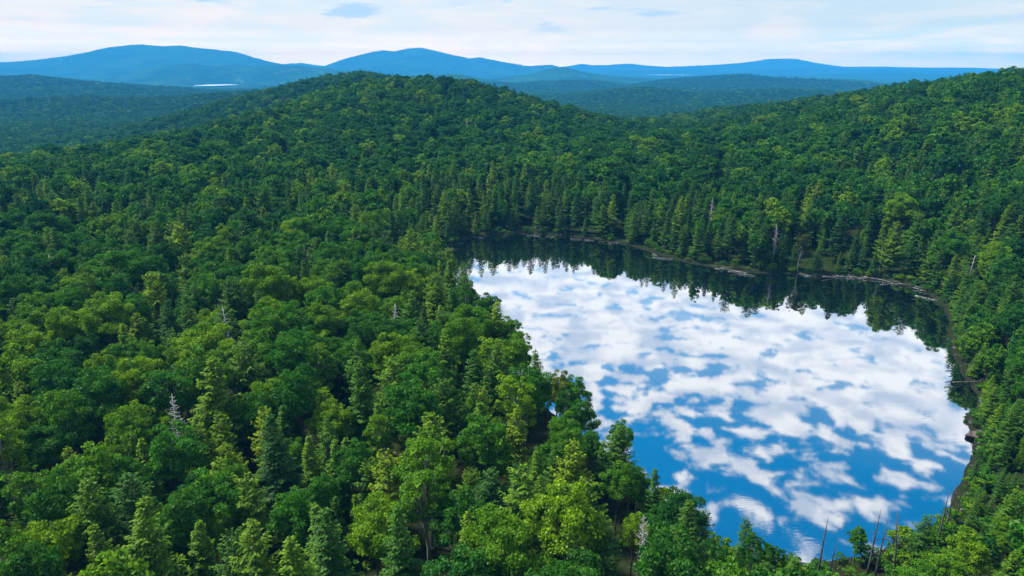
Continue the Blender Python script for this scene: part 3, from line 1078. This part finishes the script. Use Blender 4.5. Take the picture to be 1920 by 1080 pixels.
B_WORD = ['round crowned', 'broad domed', 'upright oval', 'low lopsided', 'narrow pale barked', 'large billowing', 'lumpy']
C_WORD = ['tall conical', 'wide drooping', 'slim dense', 'broad flat boughed', 'thin gappy', 'open crowned']


def size_word(s):
    return 'small ' if s < 0.70 else ('big ' if s > 1.075 else '')


var_b = rng.integers(0, len(BROAD), len(tx))
var_c = rng.integers(0, len(CONIF), len(tx))


def look(i):
    con = bool(is_con[i])
    return '%s%s %s %s' % (size_word(size[i]), (C_WORD if con else B_WORD)[var_c[i] if con else var_b[i]],
                           tone_word(tone[i], con), 'conifer' if con else 'leafy tree')


LABEL = {}
for i in list(SEL_B) + list(SEL_C):
    LABEL[i] = RUSSET.get(int(i)) or look(i) + ' ' + zone(i)
for rnd in range(3):
    count = {}
    for vv in LABEL.values():
        count[vv] = count.get(vv, 0) + 1
    for i in LABEL:
        if count[LABEL[i]] > 1:
            dd2 = (tx - tx[i]) ** 2 + (ty - ty[i]) ** 2
            dd2[i] = 1e9
            nbs = np.argsort(dd2)[:6]
            nbs = [q for q in nbs if py[q] < 1090]
            k = nbs[rnd % len(nbs)] if nbs else None
            if k is None:
                continue
            con = bool(is_con[k])
            short = tone_word(tone[k], con) + ' ' + ('conifer' if con else 'leafy tree')
            if rnd == 0:
                LABEL[i] = look(i) + ' beside a ' + size_word(size[k]) + short + ' ' + zone(i).replace('the ', '')
            elif rnd == 1:
                LABEL[i] = look(i) + ' beside a ' + (C_WORD if con else B_WORD)[var_c[k] if con else var_b[k]] + ' ' + short
    LABEL = {i: ' '.join(vv.split()[:16]) for i, vv in LABEL.items()}


def plant(i):
    con = bool(is_con[i])
    protos, k = (CONIF, var_c[i]) if con else (BROAD, var_b[i])
    crown, trunk, H = protos[k]
    s = float(size[i]); w = s * float(wide[i])
    o = empty('conifer' if con else 'broadleaf_tree', (tx[i], ty[i], tz[i]), float(rot[i]), (w, w, s))
    part('trunk', trunk, o)
    part('crown', crown, o, tone=float(tone[i]), russet=0.45 if int(i) in RUSSET else 0.0)
    tag(o, LABEL[i], 'conifer' if con else 'tree', 'conifers standing in the wood' if con else 'leafy trees standing in the wood')


for i in list(SEL_B) + list(SEL_C):
    plant(i)


# ------------------------------------------------------------------ the rest of the wood (beyond counting)
def instancer(name, coll, pts, rotz, scl, tones, label, cat):
    me = bpy.data.meshes.new(name)
    n = len(pts)
    me.vertices.add(n)
    me.vertices.foreach_set('co', np.asarray(pts, np.float32).ravel())
    for nm, typ, arr in (('rotz', 'FLOAT', rotz), ('tone', 'FLOAT', tones), ('vid', 'INT', rng.integers(0, 1000, n)), ('scl', 'FLOAT_VECTOR', scl)):
        a = me.attributes.new(nm, typ, 'POINT')
        a.data.foreach_set('vector' if typ == 'FLOAT_VECTOR' else 'value', np.asarray(arr, np.int32 if typ == 'INT' else np.float32).ravel())
    ob = bpy.data.objects.new(name, me)
    COL.objects.link(ob)
    tag(ob, label, cat, kind='stuff')
    ng = bpy.data.node_groups.new(name, 'GeometryNodeTree')
    ng.interface.new_socket('Geometry', in_out='INPUT', socket_type='NodeSocketGeometry')
    ng.interface.new_socket('Geometry', in_out='OUTPUT', socket_type='NodeSocketGeometry')
    nn = ng.nodes.new
    gi, go = nn('NodeGroupInput'), nn('NodeGroupOutput')
    ci = nn('GeometryNodeCollectionInfo')
    ci.inputs['Collection'].default_value = coll
    ci.inputs['Separate Children'].default_value = True
    ci.inputs['Reset Children'].default_value = True
    ip = nn('GeometryNodeInstanceOnPoints')
    ip.inputs['Pick Instance'].default_value = True

    def attr(nm, dt):
        q = nn('GeometryNodeInputNamedAttribute')
        q.data_type = dt
        q.inputs['Name'].default_value = nm
        return q.outputs['Attribute']
    cx = nn('ShaderNodeCombineXYZ')
    L = ng.links.new
    L(attr('rotz', 'FLOAT'), cx.inputs[2])
    L(gi.outputs[0], ip.inputs['Points'])
    L(ci.outputs[0], ip.inputs['Instance'])
    L(attr('vid', 'INT'), ip.inputs['Instance Index'])
    L(cx.outputs[0], ip.inputs['Rotation'])
    L(attr('scl', 'FLOAT_VECTOR'), ip.inputs['Scale'])
    L(ip.outputs[0], go.inputs[0])
    md = ob.modifiers.new('trees', 'NODES')
    md.node_group = ng
    return ob


def rest(mask):
    return (np.column_stack([tx, ty, tz])[mask], rot[mask], np.column_stack([size * wide, size * wide, size])[mask], tone[mask])


b_rest = ~single & ~is_con
c_rest = ~single & is_con
instancer('broadleaf_forest', C_BROAD_MID, *rest(b_rest), 'unbroken canopy of leafy trees covering the hills around the lake', 'forest')
instancer('conifer_forest', C_CON_MID, *rest(c_rest), 'evergreen stands scattered through the leafy woods of the hills', 'forest')

# valley woods beyond the first hills
fx1, fy1 = scatter(930, 2000, 8.0, 0.42, 40, 0.95)
fx2, fy2 = scatter(2000, 4200, 14.0, 0.42, 40, 0.95)
fx = np.concatenate([fx1, fx2]); fy = np.concatenate([fy1, fy2])
fs = np.concatenate([rng.uniform(0.75, 1.15, len(fx1)), rng.uniform(1.0, 1.7, len(fx2))])
fz = ground_z(fx, fy)
fp = np.column_stack([fx, fy, fz])
f_t = np.clip(rng.normal(0.22, 0.24, len(fx)), 0, 1)
hs_far = fs * np.where(np.hypot(fx, fy) > 2000, 0.72, 1.0)
instancer('valley_forest', C_FAR, fp, rng.uniform(0, 6.28, len(fx)), np.column_stack([fs, fs, hs_far]), f_t,
          'hazy woodland carpeting the low valley beyond the near hills', 'forest')
print('far trees', len(fx))

# ------------------------------------------------------------------ shore details: logs, rocks, bushes, grass
def build_log(seed, L=6.0, r=0.17, stubs=4):
    g = np.random.default_rng(seed)
    q = Geo()
    n = 6
    xs = np.linspace(-L / 2, L / 2, n)
    pts = np.column_stack([xs, np.cumsum(g.normal(0, 0.10, n)), np.cumsum(g.normal(0, 0.03, n))])
    q.tube(pts, np.linspace(r, r * 0.35, n) * g.uniform(0.88, 1.12, n), 7)
    for k in range(stubs):
        a = pts[g.integers(1, n - 1)]
        dd = g.normal(0, 1, 3); dd[2] = abs(dd[2]) * 0.6; dd[0] += 0.8
        dd = dd / np.linalg.norm(dd)
        q.tube([a, a + dd * g.uniform(.3, .7), a + dd * g.uniform(.8, 1.6) + np.array([0, 0, .1])], [r * .4, r * .28, r * .1], 5)
    return q.verts(), q.f


LOGS = [mesh_obj('log', *build_log(200 + k, L, r, n), M_LOG, link=False, smooth=True).data
        for k, (L, r, n) in enumerate([(6, .17, 4), (8, .19, 5), (4.5, .14, 2), (7, .15, 3), (5, .20, 1)])]
LOG_DARK = mesh_obj('log', *build_log(220, 9, .24, 5), M_SNAG_DARK, link=False, smooth=True).data


def log(px_, py_, rz, data, s, label, group=None, z=0.10, tilt=0.0):
    p = hit_z(px_, py_, z)
    o = bpy.data.objects.new('fallen_log', data)
    COL.objects.link(o)
    o.location = (p[0], p[1], max(z, gz1(p[0], p[1]) + 0.10))
    o.rotation_euler = (0, tilt, rz)
    o.scale = (s, s, s)
    tag(o, label, 'log', group)
    return o


gl_ = np.random.default_rng(5)
CL = [  # cluster: pixel span along the shore, how many, turn, label
    ((832, 470), (862, 455), 3, 40, 'pale log lying in the water at the far narrow corner of the lake'),
    ((895, 442), (948, 432), 5, 22, 'thin bleached log on the bank by the far tip of the lake'),
    ((955, 436), (1065, 443), 7, -8, 'short bleached log stranded along the middle of the far shore'),
    ((1080, 445), (1185, 457), 7, -14, 'pale driftwood log along the curving far shore'),
    ((1225, 476), (1262, 488), 5, -30, 'pale log at the bend of the far shore'),
    ((1335, 500), (1412, 514), 11, -24, 'bleached log in the pile below the far shore evergreens'),
    ((1500, 514), (1585, 520), 8, -6, 'bleached log lying along the grassy far shore strip'),
    ((1590, 518), (1705, 534), 14, -17, 'bleached log in the tangle floating at the lake corner'),
    ((1715, 538), (1745, 550), 5, -30, 'pale log under the trees in the lake corner'),
]
for (a, b, n_, turn, lab) in CL:
    for k in range(n_):
        t_ = (k + gl_.random()) / n_
        X_ = a[0] + (b[0] - a[0]) * t_ + gl_.normal(0, 2)
        Y_ = a[1] + (b[1] - a[1]) * t_ + gl_.uniform(-2.5, 4.0)
        log(X_, Y_, R(turn + gl_.normal(0, 24)), LOGS[gl_.integers(0, 5)], gl_.uniform(0.35, 1.05) ** 1.0, lab, 'driftwood logs along the far shore',
            gl_.uniform(0.05, 0.3), R(gl_.normal(0, 4)))
log(1742, 560, R(-48), LOGS[1], 1.05, 'long pale log floating clear of the bank in the lake corner')
log(1508, 1056, R(-10), LOG_DARK, 0.85, 'dark fallen trunk lying across the near water edge', z=0.3)
log(1817, 716, R(5), LOG_DARK, 0.9, 'dark straight log lying across the small inlet of the rocky bank', z=0.4)
log(1690, 1022, R(-25), LOG_DARK, 0.55, 'short dark broken stem poking out over the near water', z=2.2, tilt=R(12))


def build_rock(seed, n=2):
    import bmesh
    bm = bmesh.new()
    bmesh.ops.create_icosphere(bm, subdivisions=n, radius=1.0)
    g = np.random.default_rng(seed)
    off = Vector(g.uniform(-50, 50, 3))
    pl = [(Vector(unit(g.normal(0, 1, 3))), g.uniform(0.55, 0.85)) for _ in range(7)]
    for v_ in bm.verts:
        c = v_.co.copy()
        for nrm, dd in pl:
            e = c.dot(nrm) - dd
            if e > 0:
                c -= nrm * e
        c *= 1 + 0.12 * mnoise.noise(c * 1.7 + off)
        v_.co = c
    vs = np.array([v_.co[:] for v_ in bm.verts]); fs_ = [tuple(q.index for q in f_.verts) for f_ in bm.faces]
    bm.free()
    return vs * np.array([1, 0.8, 0.6]), fs_


M_ROCK = bark_material('grey_rock', (0.035, 0.036, 0.042), (0.15, 0.15, 0.158), 1.6)
M_ROCK_BROWN = bark_material('brown_rock', (0.035, 0.027, 0.025), (0.12, 0.092, 0.08), 1.2)
ROCKS = [mesh_obj('rock', *build_rock(300 + k), M_ROCK, link=False).data for k in range(5)]
SEG = [i for i in range(len(LK)) if LK[i][0] > 60 and 90 < LK[i][1] < 178]
for k in range(95):
    p = LK[SEG[gl_.integers(0, len(SEG))]]
    nrm = (p - cen) / np.linalg.norm(p - cen)
    q = p + nrm * gl_.uniform(-0.9, 2.6) + gl_.normal(0, 0.9, 2)
    if float(lake_dist(q[:1], q[1:])[0]) < -0.5:
        continue
    s_ = float(gl_.uniform(0.2, 0.5) if k > 10 else gl_.uniform(0.6, 0.9))
    o = bpy.data.objects.new('boulder', ROCKS[gl_.integers(0, 5)])
    COL.objects.link(o)
    o.location = (q[0], q[1], max(gz1(*q), -0.05) + s_ * 0.12)
    o.rotation_euler = (gl_.normal(0, .2), gl_.normal(0, .2), gl_.uniform(0, 6.28))
    o.scale = (s_, s_, s_)
    side_ = 'in the inlet beside the dark log' if q[1] > 138 else ('next to the brown rock ledge' if q[1] > 118 else 'below the brown rock ledge towards the near bank')
    tag(o, '%s angular stone %s' % ('large grey' if s_ > .65 else ('grey' if s_ > .4 else 'small grey'), side_), 'rock', 'stones lining the rocky bank')
pl_ = hit_z(1832, 818, 0.3)
vs_, fs_ = build_rock(333, 3)
vs_ = vs_ * np.array([4.3, 2.4, 1.7])
ledge = mesh_obj('rock_ledge', vs_, fs_, M_ROCK_BROWN)
ledge.location = (pl_[0] + 1.2, pl_[1], 0.35)
ledge.rotation_euler = (0, R(-3), R(14))
tag(ledge, 'flat brown rock ledge jutting from the bank into the lake', 'rock')

BUSH = []
for k, (H_, rx_, rz_) in enumerate([(2.4, 1.4, 1.2), (1.8, 1.1, 0.9), (3.2, 1.2, 1.6)]):
    (v_, f_, va_), _t = build_broad(400 + k, H_, rx_, rz_, 16, 500, 0.20)
    g_ = Geo()
    for q in range(7):
        a_ = q * 0.9
        g_.tube([(0, 0, -0.3), (math.cos(a_) * rx_ * .3, math.sin(a_) * rx_ * .3, H_ * .4), (math.cos(a_) * rx_ * .6, math.sin(a_) * rx_ * .6, H_ * .75)], [.03, .022, .008], 4)
    BUSH.append((mesh_obj('b', v_, f_, M_BROAD, link=False, attrs={'leafvar': ('FLOAT', va_)}).data, mesh_obj('b', g_.verts(), g_.f, M_BARK, link=False).data))
RB = [i for i in range(len(LK)) if (LK[i][0] > 30 and LK[i][1] < 200)]
for k in range(420):
    i_ = gl_.integers(0, len(LK)) if k < 230 else RB[gl_.integers(0, len(RB))]
    p = LK[i_] + (LK[(i_ + 1) % len(LK)] - LK[i_]) * gl_.random()
    nrm = (p - cen) / np.linalg.norm(p - cen)
    q = p + nrm * (gl_.uniform(0.3, 4.5) if k < 230 else gl_.uniform(0.4, 9.0))
    dq = float(lake_dist(q[:1], q[1:])[0])
    if dq < 0.25:
        continue
    if q[0] < 20 and q[1] < 225:
        continue            # hidden behind the trees of the long bank
    rocky = q[0] > 60 and q[1] < 180
    s_ = float(gl_.uniform(0.55, 1.15))
    o = empty('shore_bush', (q[0], q[1], gz1(*q)), gl_.uniform(0, 6.28), (s_, s_, s_ * gl_.uniform(.8, 1.2)))
    kind = gl_.integers(0, 3)
    tn = float(gl_.uniform(0.3, 0.9))
    part('stems', BUSH[kind][1], o, kind='stuff')
    part('foliage', BUSH[kind][0], o, tone=tn)
    where = ('by the inlet stones' if q[1] > 138 else ('above the brown rock ledge' if q[1] > 118 else 'between the rock ledge and the near bank')) if rocky else ('at the near bank with dead poles' if q[1] < 100 else
             ('on the grassy strip of the far shore' if q[0] > 95 else ('by the log pile of the far shore' if q[0] > 45 else 'at the far tip of the lake')))
    tag(o, '%s %s bush %s' % (['wide', 'low', 'upright'][kind], tone_word(tn, False), where), 'bush', 'bushes along the shore')

# grass on the open shore strip and thin sedge round the waterline
ga = np.random.default_rng(8)
gx = ga.uniform(-40, 145, 60000); gy = ga.uniform(75, 305, 60000)
gd = lake_dist(gx, gy)
okg = ((gd > 0.1) & (gd < 2.2)) | (((np.hypot(gx - 108, gy - 246) < 12) | ((gx > 92) & (gx < 136) & (gd < 7) & (gy > 200))) & (gd > 0.1))
gx, gy = gx[okg], gy[okg]
gx = np.repeat(gx, 9) + ga.normal(0, 0.22, len(gx) * 9); gy = np.repeat(gy, 9) + ga.normal(0, 0.22, len(gy) * 9)
gzv = ground_z(gx, gy)
k_ = gzv > 0.05
gx, gy, gzv = gx[k_], gy[k_], gzv[k_]
n_ = len(gx)
hh = ga.uniform(0.3, 0.85, n_); an = ga.uniform(0, 6.28, n_); le = ga.normal(0, 0.22, (n_, 2)); wd = ga.uniform(0.03, 0.07, n_)
b0 = np.column_stack([gx - np.cos(an) * wd, gy - np.sin(an) * wd, gzv - 0.05]); b1 = np.column_stack([gx + np.cos(an) * wd, gy + np.sin(an) * wd, gzv - 0.05])
tp_ = np.column_stack([gx + le[:, 0], gy + le[:, 1], gzv + hh])
gv = np.stack([b0, b1, tp_], 1).reshape(-1, 3)
m_grass = leaf_material('shore_grass', (0.03, 0.09, 0.012), (0.05, 0.14, 0.012), (0.10, 0.17, 0.03), 0.02, 0.3, (0.09, 0.11, 0.03))
gr = mesh_obj('shore_grass', gv, np.arange(len(gv)).reshape(-1, 3), m_grass, attrs={'leafvar': ('FLOAT', np.repeat(ga.random(n_), 3))})
gr['tone'] = 0.5
tag(gr, 'green sedge and grass fringing the lake shore', 'grass', kind='stuff')
print('grass blades', n_)

# ------------------------------------------------------------------ haze
hz_m, N = new_mat('haze')
pv = N.n('ShaderNodeVolumePrincipled')
pv.inputs['Color'].default_value = (0.05, 0.43, 1.0, 1)
pv.inputs['Density'].default_value = 1.2e-4
pv.inputs['Anisotropy'].default_value = 0.0
o_ = N.n('ShaderNodeOutputMaterial')
N.l(pv.outputs[0], o_.inputs['Volume'])
HB, HT, HX = -95.0, 455.0, 19400.0
hv = np.array([(x, y, z) for z in (HB, HT) for y in (-HX, HX) for x in (-HX, HX)], float)
hf = [(0, 2, 3, 1), (4, 5, 7, 6), (0, 1, 5, 4), (2, 6, 7, 3), (0, 4, 6, 2), (1, 3, 7, 5)]
hzo = mesh_obj('haze', hv, hf, hz_m)
tag(hzo, 'thin blue air softening the far hills', 'haze', kind='stuff')
